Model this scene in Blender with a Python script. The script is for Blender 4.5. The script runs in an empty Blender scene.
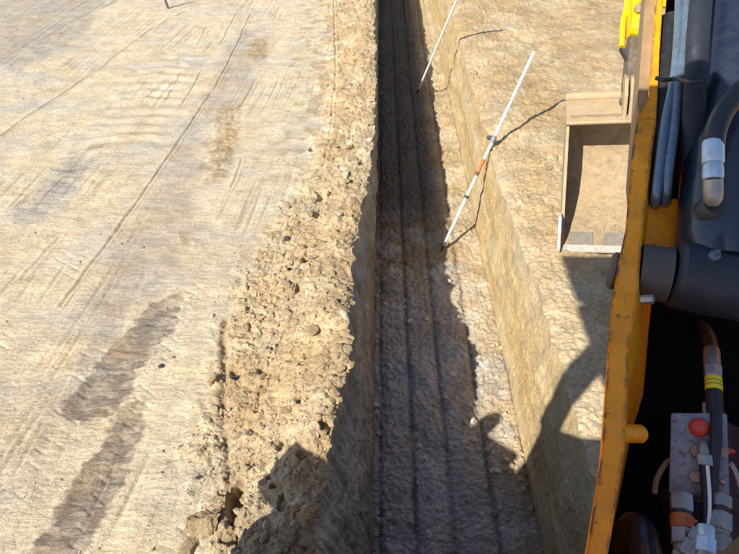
import bpy, bmesh, math, random
import numpy as np
from mathutils import Vector, Matrix

random.seed(7)
rng = np.random.default_rng(7)
scene = bpy.context.scene
COL = scene.collection
R = math.radians

# ------------------------------------------------------------------ camera
F_PX, W_PX, H_PX = 555.0, 739.0, 554.0
PITCH, YAW = R(43.0), R(0.80)
CAM = Vector((0.0, 0.0, 2.8))
cam_d = bpy.data.cameras.new('camera'); cam = bpy.data.objects.new('camera', cam_d); COL.objects.link(cam)
cam.location = CAM
cam.rotation_euler = (math.pi / 2 - PITCH, 0, YAW)
cam_d.sensor_width = 36.0; cam_d.lens = F_PX / W_PX * 36.0
cam_d.clip_start = 0.02; cam_d.clip_end = 2000
scene.camera = cam
MW = Matrix.Translation(CAM) @ cam.rotation_euler.to_matrix().to_4x4()

# ------------------------------------------------------------------ sky, sun, exposure
SUN = Vector((-0.82, -0.80, 1.0)).normalized()          # towards the sun
el = math.asin(SUN.z); az = math.atan2(SUN.x, SUN.y)
world = bpy.data.worlds.new('World'); scene.world = world; world.use_nodes = True
wn = world.node_tree.nodes; wl = world.node_tree.links
sky = wn.new('ShaderNodeTexSky'); sky.sky_type = 'NISHITA'; sky.sun_disc = False
sky.sun_elevation = el; sky.sun_rotation = az % (2 * math.pi)
sky.air_density = 1.0; sky.dust_density = 0.6; sky.ozone_density = 2.5
wn['Background'].inputs[1].default_value = 0.122
wl.new(sky.outputs[0], wn['Background'].inputs[0])
sun_d = bpy.data.lights.new('sun', 'SUN'); sun_d.energy = 5.0; sun_d.angle = R(0.53); sun_d.color = (1.0, 0.94, 0.83)
sun = bpy.data.objects.new('sun', sun_d); COL.objects.link(sun)
sun.rotation_euler = SUN.to_track_quat('Z', 'Y').to_euler(); sun.location = (-6, -6, 9)
scene.view_settings.view_transform = 'Standard'; scene.view_settings.look = 'None'
scene.view_settings.gamma = 1.0; scene.view_settings.exposure = 0.68
scene.cycles.filter_width = 1.0
scene.view_settings.use_curve_mapping = False

# ------------------------------------------------------------------ helpers
def P(px, py, d):
    """a point seen at pixel (px,py) of the photo at depth d metres"""
    return MW @ Vector(((px - W_PX / 2) / F_PX * d, -(py - H_PX / 2) / F_PX * d, -d))

def G(px, py, z=0.0):
    q = P(px, py, 1.0) - CAM
    t = (z - CAM.z) / q.z
    p = CAM + q * t
    return (p.x, p.y)

def hash2(ix, iy, seed):
    h = (ix.astype(np.int64) * 374761393 + iy.astype(np.int64) * 668265263 + seed * 1274126177) & 0xFFFFFFFF
    h = ((h ^ (h >> 13)) * 1103515245) & 0xFFFFFFFF
    h = ((h ^ (h >> 16)) * 2246822519) & 0xFFFFFFFF
    return (h ^ (h >> 15)) & 0xFFFFFFFF

def pn(x, y, seed=0):
    """gradient noise, about -1..1"""
    x = np.asarray(x, float); y = np.asarray(y, float)
    x0 = np.floor(x); y0 = np.floor(y); fx = x - x0; fy = y - y0
    u = fx * fx * fx * (fx * (fx * 6 - 15) + 10); v = fy * fy * fy * (fy * (fy * 6 - 15) + 10)
    def g(dx, dy):
        a = hash2(x0 + dx, y0 + dy, seed) * (2 * math.pi / 4294967296.0)
        return np.cos(a) * (fx - dx) + np.sin(a) * (fy - dy)
    a = g(0, 0); b = g(1, 0); c = g(0, 1); d = g(1, 1)
    return 1.5 * ((a + (b - a) * u) * (1 - v) + (c + (d - c) * u) * v)

def fbm(x, y, f, octv=4, seed=0, gain=0.5, ridged=False):
    s = 0; a = 1.0; t = 0
    for i in range(octv):
        n = pn(np.asarray(x) * f, np.asarray(y) * f, seed + i * 17)
        if ridged: n = 1 - 2 * np.abs(n)
        s = s + a * n; t += a; a *= gain; f *= 2.03
    return s / t

def sstep(a, b, x):
    t = np.clip((x - a) / (b - a), 0, 1); return t * t * (3 - 2 * t)

def seg_dist(x, y, pts):
    """distance to a polyline, and the arc length of the nearest point"""
    best = np.full(np.shape(x), 1e9); arc = np.zeros(np.shape(x)); acc = 0.0
    for (ax, ay), (bx, by) in zip(pts[:-1], pts[1:]):
        L = math.hypot(bx - ax, by - ay); dx, dy = (bx - ax) / L, (by - ay) / L
        t = np.clip((x - ax) * dx + (y - ay) * dy, 0, L)
        d = np.hypot(x - ax - dx * t, y - ay - dy * t)
        m = d < best; best = np.where(m, d, best); arc = np.where(m, acc + t, arc); acc += L
    return best, arc

def in_poly(x, y, pts):
    """signed-ish distance: positive inside"""
    d, _ = seg_dist(x, y, list(pts) + [pts[0]])
    ins = np.zeros(np.shape(x), bool); n = len(pts)
    for i in range(n):
        x1, y1 = pts[i]; x2, y2 = pts[(i + 1) % n]
        c = ((y1 > y) != (y2 > y)) & (x < (x2 - x1) * (y - y1) / ((y2 - y1) or 1e-9) + x1)
        ins ^= c
    return np.where(ins, d, -d)

# ------------------------------------------------------------------ materials
def new_mat(name):
    m = bpy.data.materials.new(name); m.use_nodes = True
    nt = m.node_tree; b = nt.nodes['Principled BSDF']
    return m, nt, b

def ramp(nt, fac, stops):
    r = nt.nodes.new('ShaderNodeValToRGB'); e = r.color_ramp.elements
    while len(e) > 1: e.remove(e[-1])
    e[0].position, e[0].color = stops[0][0], stops[0][1]
    for p, c in stops[1:]:
        k = e.new(p); k.color = c
    nt.links.new(fac, r.inputs[0]); return r.outputs[0]

def g4(v): return (v, v, v, 1)

def noise(nt, vec, scale, detail=4, rough=0.6, dist=0.0):
    n = nt.nodes.new('ShaderNodeTexNoise'); n.inputs['Scale'].default_value = scale
    n.inputs['Detail'].default_value = detail; n.inputs['Roughness'].default_value = rough
    n.inputs['Distortion'].default_value = dist
    if vec is not None: nt.links.new(vec, n.inputs['Vector'])
    return n.outputs['Fac']

def mix(nt, fac, a, b, mode='MIX'):
    n = nt.nodes.new('ShaderNodeMix'); n.data_type = 'RGBA'; n.blend_type = mode
    for s, v in ((0, fac), (6, a), (7, b)):
        if hasattr(v, 'links') or isinstance(v, bpy.types.NodeSocket): nt.links.new(v, n.inputs[s])
        else: n.inputs[s].default_value = v
    return n.outputs[2]

def math_n(nt, op, a, b):
    n = nt.nodes.new('ShaderNodeMath'); n.operation = op
    for s, v in ((0, a), (1, b)):
        if isinstance(v, bpy.types.NodeSocket): nt.links.new(v, n.inputs[s])
        else: n.inputs[s].default_value = v
    return n.outputs[0]

def soil_mat(name, base=None, bump=1.0, stretch=(1, 1, 1), speck=0.0, coarse=38.0, fleck=(0.5, 0.47, 0.42, 1), dist=0.012, crack=0.0):
    """soil: a 'tint' colour attribute (or a base colour) under several sizes of grain"""
    m, nt, b = new_mat(name)
    tc = nt.nodes.new('ShaderNodeTexCoord'); mp = nt.nodes.new('ShaderNodeMapping')
    nt.links.new(tc.outputs['Object'], mp.inputs[0]); mp.inputs['Scale'].default_value = stretch
    v = mp.outputs[0]
    if base is None:
        at = nt.nodes.new('ShaderNodeAttribute'); at.attribute_name = 'tint'; col = at.outputs['Color']
    else:
        rg = nt.nodes.new('ShaderNodeRGB'); rg.outputs[0].default_value = base; col = rg.outputs[0]
    n1 = noise(nt, v, 6.0, 5, 0.62, 0.3); n2 = noise(nt, v, coarse, 5, 0.65); n3 = noise(nt, v, coarse * 4.3, 3, 0.7)
    col = mix(nt, 1.0, col, ramp(nt, n1, [(0.30, g4(0.78)), (0.70, g4(1.16))]), 'MULTIPLY')
    col = mix(nt, 1.0, col, ramp(nt, n2, [(0.30, g4(0.76)), (0.50, g4(1.0)), (0.72, g4(1.17))]), 'MULTIPLY')
    col = mix(nt, 1.0, col, ramp(nt, n3, [(0.34, g4(0.66)), (0.50, g4(1.0)), (0.66, g4(1.22))]), 'MULTIPLY')
    # warm and cool drift
    n4 = noise(nt, v, 2.2, 3, 0.5)
    col = mix(nt, 1.0, col, ramp(nt, n4, [(0.35, (1.05, 0.99, 0.90, 1)), (0.65, (0.97, 1.0, 1.07, 1))]), 'MULTIPLY')
    if crack > 0:
        mp2 = nt.nodes.new('ShaderNodeMapping'); nt.links.new(tc.outputs['Object'], mp2.inputs[0]); mp2.inputs['Scale'].default_value = (0.8, 2.2, 1); mp2.inputs['Rotation'].default_value = (0, 0, 0.12)
        n6 = noise(nt, mp2.outputs[0], 13, 5, 0.7, 0.6); n7 = noise(nt, v, 3.1, 3, 0.6)
        f = math_n(nt, 'MULTIPLY', ramp(nt, n6, [(0.475, g4(0)), (0.497, g4(1)), (0.503, g4(1)), (0.525, g4(0))]), ramp(nt, n7, [(0.45, g4(0)), (0.62, g4(crack))]))
        col = mix(nt, f, col, (0.20, 0.155, 0.11, 1))
    if speck > 0:
        n5 = noise(nt, v, 70, 2, 0.5); f = ramp(nt, n5, [(0.60, g4(0)), (0.70, g4(speck))])
        col = mix(nt, f, col, fleck)
    nt.links.new(col, b.inputs['Base Color'])
    b.inputs['Roughness'].default_value = 0.95; b.inputs['Specular IOR Level'].default_value = 0.15
    h = math_n(nt, 'ADD', math_n(nt, 'MULTIPLY', n2, 1.0), math_n(nt, 'MULTIPLY', n3, 0.6))
    bp = nt.nodes.new('ShaderNodeBump'); bp.inputs['Strength'].default_value = min(1.0, bump)
    bp.inputs['Distance'].default_value = dist * max(1.0, bump)
    nt.links.new(h, bp.inputs['Height']); nt.links.new(bp.outputs[0], b.inputs['Normal'])
    return m

def paint_mat(name, colr, rough=0.4, chip=0.0, chipcol=(0.05, 0.03, 0.02, 1), dust=0.0, dustcol=(0.42, 0.31, 0.18, 1), metal=0.0, var=0.25, scale=1.0, coat=0.0, grime=0.0, spec=None, edge=0.0):
    m, nt, b = new_mat(name)
    tc = nt.nodes.new('ShaderNodeTexCoord'); v = tc.outputs['Object']
    rg = nt.nodes.new('ShaderNodeRGB'); rg.outputs[0].default_value = colr; col = rg.outputs[0]
    n1 = noise(nt, v, 9 * scale, 5, 0.65, 0.4)
    col = mix(nt, 1.0, col, ramp(nt, n1, [(0.3, g4(1 - var)), (0.7, g4(1 + var * 0.6))]), 'MULTIPLY')
    r_sock = ramp(nt, noise(nt, v, 30 * scale, 4, 0.6), [(0.3, g4(max(0.03, rough - 0.12))), (0.7, g4(min(1, rough + 0.18)))])
    if dust > 0:
        f = ramp(nt, noise(nt, v, 14 * scale, 6, 0.7, 0.5), [(0.62 - 0.42 * dust, g4(0)), (0.85 - 0.30 * dust, g4(min(1, dust * 1.3)))])
        col = mix(nt, f, col, dustcol); r_sock = mix(nt, f, r_sock, g4(0.9))
    if chip > 0:
        f = ramp(nt, noise(nt, v, 34 * scale, 7, 0.78, 0.15), [(0.685 - 0.17 * chip, g4(0)), (0.73 - 0.17 * chip, g4(0.85))])
        col = mix(nt, f, col, chipcol)
    if grime > 0:
        f = math_n(nt, 'MULTIPLY', ramp(nt, noise(nt, v, 5 * scale, 5, 0.7, 0.4), [(0.52, g4(0)), (0.70, g4(grime))]), ramp(nt, noise(nt, v, 60 * scale, 4, 0.7), [(0.38, g4(0.25)), (0.6, g4(1))]))
        col = mix(nt, f, col, (0.16, 0.07, 0.02, 1)); r_sock = mix(nt, f, r_sock, g4(0.8))
    if edge > 0:
        bv = nt.nodes.new('ShaderNodeBevel'); bv.samples = 4; bv.inputs['Radius'].default_value = 0.010
        ge = nt.nodes.new('ShaderNodeNewGeometry'); dt = nt.nodes.new('ShaderNodeVectorMath'); dt.operation = 'DOT_PRODUCT'
        nt.links.new(bv.outputs[0], dt.inputs[0]); nt.links.new(ge.outputs['Normal'], dt.inputs[1])
        em = ramp(nt, dt.outputs['Value'], [(0.80, g4(1)), (0.985, g4(0))])
        f = math_n(nt, 'MULTIPLY', em, ramp(nt, noise(nt, v, 22 * scale, 5, 0.7), [(0.46, g4(0)), (0.56, g4(edge))]))
        col = mix(nt, f, col, (0.13, 0.075, 0.04, 1))
        mq = nt.nodes.new('ShaderNodeMapping'); mq.inputs['Scale'].default_value = (60, 3, 6); mq.inputs['Rotation'].default_value = (0, 0, 0.26); nt.links.new(v, mq.inputs[0])
        f = ramp(nt, noise(nt, mq.outputs[0], 2.2, 4, 0.6), [(0.66, g4(0)), (0.72, g4(0.6))]); col = mix(nt, f, col, (0.22, 0.10, 0.03, 1))
    if spec is not None: b.inputs['Specular IOR Level'].default_value = spec
    nt.links.new(col, b.inputs['Base Color']); nt.links.new(r_sock, b.inputs['Roughness'])
    b.inputs['Metallic'].default_value = metal
    if coat: b.inputs['Coat Weight'].default_value = coat; b.inputs['Coat Roughness'].default_value = 0.12
    bp = nt.nodes.new('ShaderNodeBump'); bp.inputs['Strength'].default_value = 0.25; bp.inputs['Distance'].default_value = 0.002
    nt.links.new(noise(nt, v, 90 * scale, 3, 0.6), bp.inputs['Height']); nt.links.new(bp.outputs[0], b.inputs['Normal'])
    return m

M = {}
M['ground'] = soil_mat('packed_soil', bump=1.0, coarse=46, stretch=(0.85, 1.15, 1.0), dist=0.011, crack=0.30)
M['floor'] = soil_mat('trench_floor_soil', bump=1.0, coarse=42, speck=0.45, dist=0.016)
M['wall'] = soil_mat('trench_wall_soil', bump=1.0, coarse=38, stretch=(1, 0.7, 1.5), dist=0.016)
M['wall_rough'] = soil_mat('broken_wall_soil', bump=0.7, coarse=22, dist=0.008)
M['clod'] = soil_mat('clod_soil', base=(0.49, 0.38, 0.225, 1), bump=1.0, coarse=55, dist=.02)
M['clod_dark'] = soil_mat('dark_clod_soil', base=(0.105, 0.095, 0.09, 1), bump=1.0, coarse=55)
M['clod_pale'] = soil_mat('pale_clod_soil', base=(0.62, 0.53, 0.38, 1), bump=1.0, coarse=55)
M['yellow'] = paint_mat('worn_yellow_paint', (1.0, 0.365, 0.004, 1), 0.45, chip=0.52, chipcol=(0.12, 0.055, 0.02, 1), dust=0.25, dustcol=(0.55, 0.34, 0.12, 1), grime=0.55, edge=0.9)
M['yellow_sunlit'] = paint_mat('sunlit_yellow_paint', (0.82, 0.50, 0.008, 1), 0.35, chip=0.12, dust=0.12)  # same yellow paint, with full sun put into its colour
M['flange'] = paint_mat('scuffed_dusty_flange', (0.29, 0.20, 0.105, 1), 0.6, chip=0.6, chipcol=(0.16, 0.12, 0.09, 1), dust=0.3, scale=1.4)
M['blackpaint'] = paint_mat('glossy_dark_blue_paint', (0.010, 0.015, 0.034, 1), 0.36, dust=0.16, dustcol=(0.05, 0.06, 0.085, 1), coat=0.5)
M['greasy'] = paint_mat('greasy_dark_steel', (0.035, 0.033, 0.036, 1), 0.5, chip=0.25, chipcol=(0.10, 0.085, 0.07, 1), dust=0.4, dustcol=(0.075, 0.065, 0.055, 1))
M['casting'] = paint_mat('blue_black_casting', (0.020, 0.023, 0.032, 1), 0.5, dust=0.35, dustcol=(0.045, 0.045, 0.05, 1), scale=1.5)
M['void'] = paint_mat('channel_shade_black', (0.006, 0.006, 0.007, 1), 0.85, spec=0.05)  # near-black tone painting the deep shade inside the boom channel
M['rubber'] = paint_mat('black_rubber', (0.016, 0.017, 0.020, 1), 0.45, dust=0.25, dustcol=(0.05, 0.05, 0.055, 1), scale=2)
M['sheath'] = paint_mat('dark_blue_hose_sheath', (0.012, 0.016, 0.030, 1), 0.75, dust=0.3, dustcol=(0.025, 0.032, 0.055, 1), scale=2)
M['boss'] = paint_mat('grimy_pin_boss', (0.075, 0.062, 0.055, 1), 0.6, chip=0.25, chipcol=(0.75, 0.30, 0.01, 1), dust=0.4, dustcol=(0.12, 0.10, 0.085, 1), scale=.8)
M['hose_steel'] = paint_mat('blue_grey_hose', (0.13, 0.18, 0.235, 1), 0.3, metal=0.35, scale=3, dust=0.15, dustcol=(0.1, 0.1, 0.11, 1))
M['zinc'] = paint_mat('zinc_plated_steel', (0.34, 0.32, 0.295, 1), 0.40, metal=0.7, chip=0.3, chipcol=(0.10, 0.09, 0.08, 1), dust=0.2, dustcol=(0.16, 0.15, 0.14, 1), scale=3)
M['block'] = paint_mat('grimy_grey_block', (0.25, 0.325, 0.38, 1), 0.45, metal=0.25, chip=0.85, chipcol=(0.12, 0.135, 0.15, 1), dust=0.15, dustcol=(0.2, 0.2, 0.2, 1), scale=2.2)
M['sleeve'] = paint_mat('pale_blue_crimp', (0.42, 0.55, 0.66, 1), 0.35, metal=0.3, scale=3)
M['red'] = paint_mat('red_plastic', (0.62, 0.065, 0.035, 1), 0.45, scale=4)
M['orange'] = paint_mat('orange_plastic', (0.45, 0.13, 0.03, 1), 0.5, scale=4)
M['label'] = paint_mat('yellow_label', (0.80, 0.66, 0.02, 1), 0.5, scale=4, var=0.1)
M['print'] = paint_mat('faded_label_print', (0.30, 0.25, 0.02, 1), 0.6, chip=.9, chipcol=(0.80, 0.66, 0.02, 1), scale=8)
M['ink'] = paint_mat('black_ink', (0.02, 0.02, 0.02, 1), 0.6)
M['bucket'] = paint_mat('dusty_bucket_steel', (0.36, 0.265, 0.155, 1), 0.75, chip=0.12, chipcol=(0.15, 0.11, 0.07, 1), dust=0.45, dustcol=(0.44, 0.33, 0.19, 1), scale=0.9, var=0.18)
M['bucket_in'] = paint_mat('dusty_bucket_inside', (0.27, 0.195, 0.115, 1), 0.8, chip=0.35, chipcol=(0.2, 0.16, 0.12, 1), dust=0.6, dustcol=(0.42, 0.315, 0.18, 1), scale=1.3, var=0.25)
M['worn_steel'] = paint_mat('polished_worn_steel', (0.60, 0.57, 0.52, 1), 0.36, metal=0.4, dust=0.6, dustcol=(0.45, 0.36, 0.24, 1), scale=2.5)
M['grey_wear'] = paint_mat('grey_wear_plate', (0.24, 0.215, 0.185, 1), 0.6, metal=0.1, chip=0.8, chipcol=(0.38, 0.295, 0.18, 1), scale=2.6)
M['rust'] = paint_mat('brown_linkage_steel', (0.11, 0.08, 0.055, 1), 0.6, chip=0.4, chipcol=(0.06, 0.04, 0.03, 1), dust=0.35, scale=1.5)
M['white'] = paint_mat('white_pole_paint', (0.80, 0.79, 0.76, 1), 0.45, dust=0.10, dustcol=(0.5, 0.42, 0.3, 1), scale=2, var=0.1)
M['polered'] = paint_mat('red_orange_pole_paint', (0.70, 0.12, 0.02, 1), 0.45, scale=2, chip=0.12)
M['poledark'] = paint_mat('dark_pole_fitting', (0.045, 0.045, 0.05, 1), 0.5, dust=0.3, dustcol=(0.2, 0.17, 0.13, 1), scale=3)
M['polegrey'] = paint_mat('grey_pole_clamp', (0.20, 0.21, 0.22, 1), 0.5, scale=3)
M['stake'] = paint_mat('weathered_stake_wood', (0.13, 0.11, 0.09, 1), 0.8, scale=2)
M['track'] = paint_mat('dusty_track_steel', (0.10, 0.085, 0.07, 1), 0.7, dust=0.5)

# ------------------------------------------------------------------ object helpers
def set_col(ob, mat): ob.data.materials.append(mat)

def tag(o, label=None, cat=None, group=None, kind=None):
    for k, v in (('label', label), ('category', cat), ('group', group), ('kind', kind)):
        if v: o[k] = v
    return o

def link_mesh(name, me, mat, parent=None, smooth=False, keep=True):
    o = bpy.data.objects.new(name, me); COL.objects.link(o)
    if mat is not None: me.materials.append(M[mat] if isinstance(mat, str) else mat)
    if smooth: me.shade_smooth()
    if parent is not None:
        o.parent = parent
        base = parent
        off = Vector((0, 0, 0))
        while base is not None: off += base.location; base = base.parent
        me.transform(Matrix.Translation(-off))
    return o

def bm_obj(name, bm, mat, parent=None, smooth=False, bevel=0.0, segs=2):
    bmesh.ops.recalc_face_normals(bm, faces=bm.faces[:])
    if bevel > 0:
        ed = [e for e in bm.edges if len(e.link_faces) == 2 and e.calc_face_angle(0) > 0.5]
        bmesh.ops.bevel(bm, geom=ed, offset=bevel, segments=segs, affect='EDGES', clamp_overlap=True)
    me = bpy.data.meshes.new(name); bm.to_mesh(me); bm.free()
    o = link_mesh(name, me, mat, parent, False)
    if smooth:
        me.shade_smooth()
        me.set_sharp_from_angle(angle=R(40))
    return o

def catmull(pts, n=8):
    pts = [Vector(p) for p in pts]
    if len(pts) < 3: return pts
    out = []; q = [pts[0] * 2 - pts[1]] + pts + [pts[-1] * 2 - pts[-2]]
    for i in range(1, len(q) - 2):
        a, b, c, d = q[i - 1:i + 3]
        for k in range(n):
            t = k / n
            out.append(0.5 * ((2 * b) + (c - a) * t + (2 * a - 5 * b + 4 * c - d) * t * t + (3 * b - a - 3 * c + d) * t ** 3))
    out.append(pts[-1]); return out

def sweep(bm, path, radii, seg=16, cap=True, flat=1.0, phase=0.0):
    path = [Vector(p) for p in path]; n = len(path)
    if not hasattr(radii, '__len__'): radii = [radii] * n
    t0 = (path[1] - path[0]).normalized()
    nrm = t0.orthogonal().normalized(); rings = []; prev = t0
    for i in range(n):
        t = (path[min(i + 1, n - 1)] - path[max(i - 1, 0)]).normalized()
        nrm = (prev.rotation_difference(t) @ nrm).normalized(); prev = t
        bi = t.cross(nrm)
        rings.append([bm.verts.new(path[i] + (nrm * math.cos(a) * flat + bi * math.sin(a)) * radii[i])
                      for a in [phase + 2 * math.pi * k / seg for k in range(seg)]])
    for a, b in zip(rings[:-1], rings[1:]):
        for k in range(seg):
            bm.faces.new((a[k], a[(k + 1) % seg], b[(k + 1) % seg], b[k]))
    if cap:
        bm.faces.new(rings[0][::-1]); bm.faces.new(rings[-1])

def tube(name, pts, r, mat, parent=None, seg=16, smoothpath=True, n=8):
    bm = bmesh.new(); path = catmull(pts, n) if smoothpath else [Vector(p) for p in pts]
    if hasattr(r, '__len__') and len(r) != len(path):
        r = list(np.interp(np.linspace(0, 1, len(path)), np.linspace(0, 1, len(r)), r))
    sweep(bm, path, r, seg); return bm_obj(name, bm, mat, parent, True)

def turned(name, a, b, prof, mat, parent=None, seg=24, bevel=0):
    """a turned part along a->b; prof = [(t, radius), ...]"""
    a = Vector(a); b = Vector(b); bm = bmesh.new()
    ax = (b - a).normalized(); nrm = ax.orthogonal().normalized(); bi = ax.cross(nrm); rings = []
    for t, r in prof:
        c = a.lerp(b, t)
        rings.append([bm.verts.new(c + (nrm * math.cos(2 * math.pi * k / seg) + bi * math.sin(2 * math.pi * k / seg)) * max(r, 1e-4)) for k in range(seg)])
    for p, q in zip(rings[:-1], rings[1:]):
        for k in range(seg): bm.faces.new((p[k], p[(k + 1) % seg], q[(k + 1) % seg], q[k]))
    bm.faces.new(rings[0][::-1]); bm.faces.new(rings[-1])
    return bm_obj(name, bm, mat, parent, seg > 8, bevel)

def hexnut(name, a, b, r, mat, parent=None):
    return turned(name, a, b, [(0, r * .9), (0.08, r), (0.92, r), (1, r * .9)], mat, parent, seg=6)

def hull8(name, front, back, mat, parent=None, bevel=0.004):
    """a solid between two matching polygons"""
    bm = bmesh.new(); f = [bm.verts.new(p) for p in front]; k = [bm.verts.new(p) for p in back]; n = len(f)
    bm.faces.new(f); bm.faces.new(k[::-1])
    for i in range(n): bm.faces.new((f[i], k[i], k[(i + 1) % n], f[(i + 1) % n]))
    return bm_obj(name, bm, mat, parent, False, bevel)

def box(name, lo, hi, mat, parent=None, bevel=0.01, rot=None, about=None):
    (x0, y0, z0), (x1, y1, z1) = lo, hi
    q = [Vector((x, y, z)) for z in (z0, z1) for x, y in ((x0, y0), (x1, y0), (x1, y1), (x0, y1))]
    if rot is not None:
        c = Vector(about); q = [c + rot @ (p - c) for p in q]
    return hull8(name, q[:4], q[4:], mat, parent, bevel)

# ================================================================== THE GROUND AND THE TRENCH
DEPTH = 0.90
YB, YE = -0.35, 14.0
def rim_left(y):
    b = np.interp(y, [0.6, 0.95, 1.15, 1.40, 1.60, 1.85, 1.95, 2.5, 3.2, 3.75, 4.3, 4.9, 6, 9, 12], [-.12, -.26, -.26, -.22, -.18, -.18, -.14, -.15, -.16, -.11, -.05, -.02, -.02, -.05, -.07])
    return b + 0.030 * fbm(y, 0 * y + 3.3, 2.3, 2, 5) + 0.042 * fbm(y, 0 * y + 9.1, 6.0, 2, 8) + 0.012 * fbm(y, 0 * y + 1.7, 24.0, 2, 9)
def rim_right(y):
    b = 1.135 + 0.05 * sstep(4.5, 2.5, y)
    return b + 0.020 * fbm(y, 0 * y + 31.3, 1.6, 2, 15) + 0.026 * fbm(y, 0 * y + 19.1, 5.0, 4, 18)
def floor_l(y): return 0.0 + 0.010 * fbm(y, 0 * y + 51.3, 2.0, 3, 25)
def floor_r(y): return 1.085 + 0.012 * fbm(y, 0 * y + 61.3, 2.6, 3, 26)

def loose_edge(y):
    """x where the crumbled strip along the left rim begins"""
    b = np.interp(y, [0.5, 1.05, 1.6, 2.5, 3.2, 3.9, 4.9, 6.5, 9, 12], [-.80, -.80, -.92, -1.02, -.92, -.72, -.50, -.55, -.74, -.9])
    return b + 0.13 * fbm(y, 0 * y + 5.5, 1.7, 3, 40) + 0.05 * fbm(y, 0 * y + 2.2, 9.0, 2, 41)

def loose_mask(x, y):
    e = loose_edge(y); w = 0.16
    return sstep(-w, w * 0.9, x - e + 0.16 * fbm(x, y, 3.5, 3, 44) + 0.06 * fbm(x, y, 13.0, 2, 45))

# marks on the left hand ground, laid out in metres on the ground
LINES = [([G(-30, 160), G(20, 122), G(100, 68), G(150, 30), G(188, 10)], 0.010, 0.015),
         ([G(60, 305), G(103, 248), G(163, 165), G(221, 78), G(251, 14)], 0.010, 0.014),
         ([G(166, 100), G(182, 72)], 0.009, 0.007),
         ([G(182, 104), G(203, 70)], 0.009, 0.008), ([G(220, 44), G(237, 12)], 0.010, 0.011), ([G(198, 44), G(206, 28)], 0.010,0.009),
         ([G(40, 40), G(90, 12)], 0.014, 0.008), ([G(0, 62), G(60, 22), G(100, -10)], 0.014, 0.007),
         ([G(-60, 330), G(20, 280), G(60, 235)], 0.012, 0.007),
         ([G(334, -10), G(336, 80), G(329, 150), G(326, 165)], 0.011, 0.014),
         ([G(232, 188), G(243, 160)], 0.010, 0.010),
         ([G(258, 420), G(268, 380), G(276, 350)], 0.009, 0.011)]
_p, _q = G(103, 248), G(221, 78); _l = math.hypot(_q[0] - _p[0], _q[1] - _p[1]); DRG = ((_q[0] - _p[0]) / _l, (_q[1] - _p[1]) / _l)
CRACK = [G(226, 322), G(224, 345), G(226, 388), G(222, 410), G(228, 440), G(232, 495), G(243, 560), G(250, 620)]
DARK1 = [G(64, 413), G(92, 372), G(122, 338), G(150, 303), G(180, 296), G(172, 330), G(152, 352), G(136, 368), G(130, 392), G(108, 412), G(84, 417)]
DARK2 = [G(22, 572), G(36, 548), G(64, 502), G(98, 450), G(120, 410), G(140, 400), G(142, 424), G(134, 450), G(114, 492), G(92, 534), G(72, 575)]
BROWN = [[G(203, 182), G(212, 150), G(214, 112), G(240, 106), G(238, 140), G(226, 178)], [G(246, 60), G(250, 36), G(266, 36), G(264, 60)],
         [G(172, 248), G(180, 236), G(200, 238), G(200, 252)], [G(266, 246), G(268, 232), G(284, 232), G(284, 248)]]
GREY = [[G(60, 330), G(120, 235), G(190, 120), G(235, 30), G(262, 30), G(248, 110), G(200, 130), G(205, 200), G(180, 260), G(120, 330)],
        [G(20, 215), G(40, 190), G(80, 148), G(96, 146), G(80, 178), G(50, 206)], [G(-40, 60), G(20, 70), G(70, 50), G(110, 0), G(60, -20), G(-60, -10)],
        [G(20, 430), G(90, 330), G(125, 320), G(70, 410), G(35, 470)]]
def lane(p, q, w):  # a band of tread marks from p to q
    return (G(*p), G(*q), w)
LANES = [lane((-60, 420), (70, 235), 0.34), lane((-20, 560), (90, 330), 0.24), lane((150, 600), (255, 300), 0.22), lane((20, 640), (200, 250), 0.16)]
RIP = [lane((118, 160), (166, 50), 0.50)]

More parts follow.
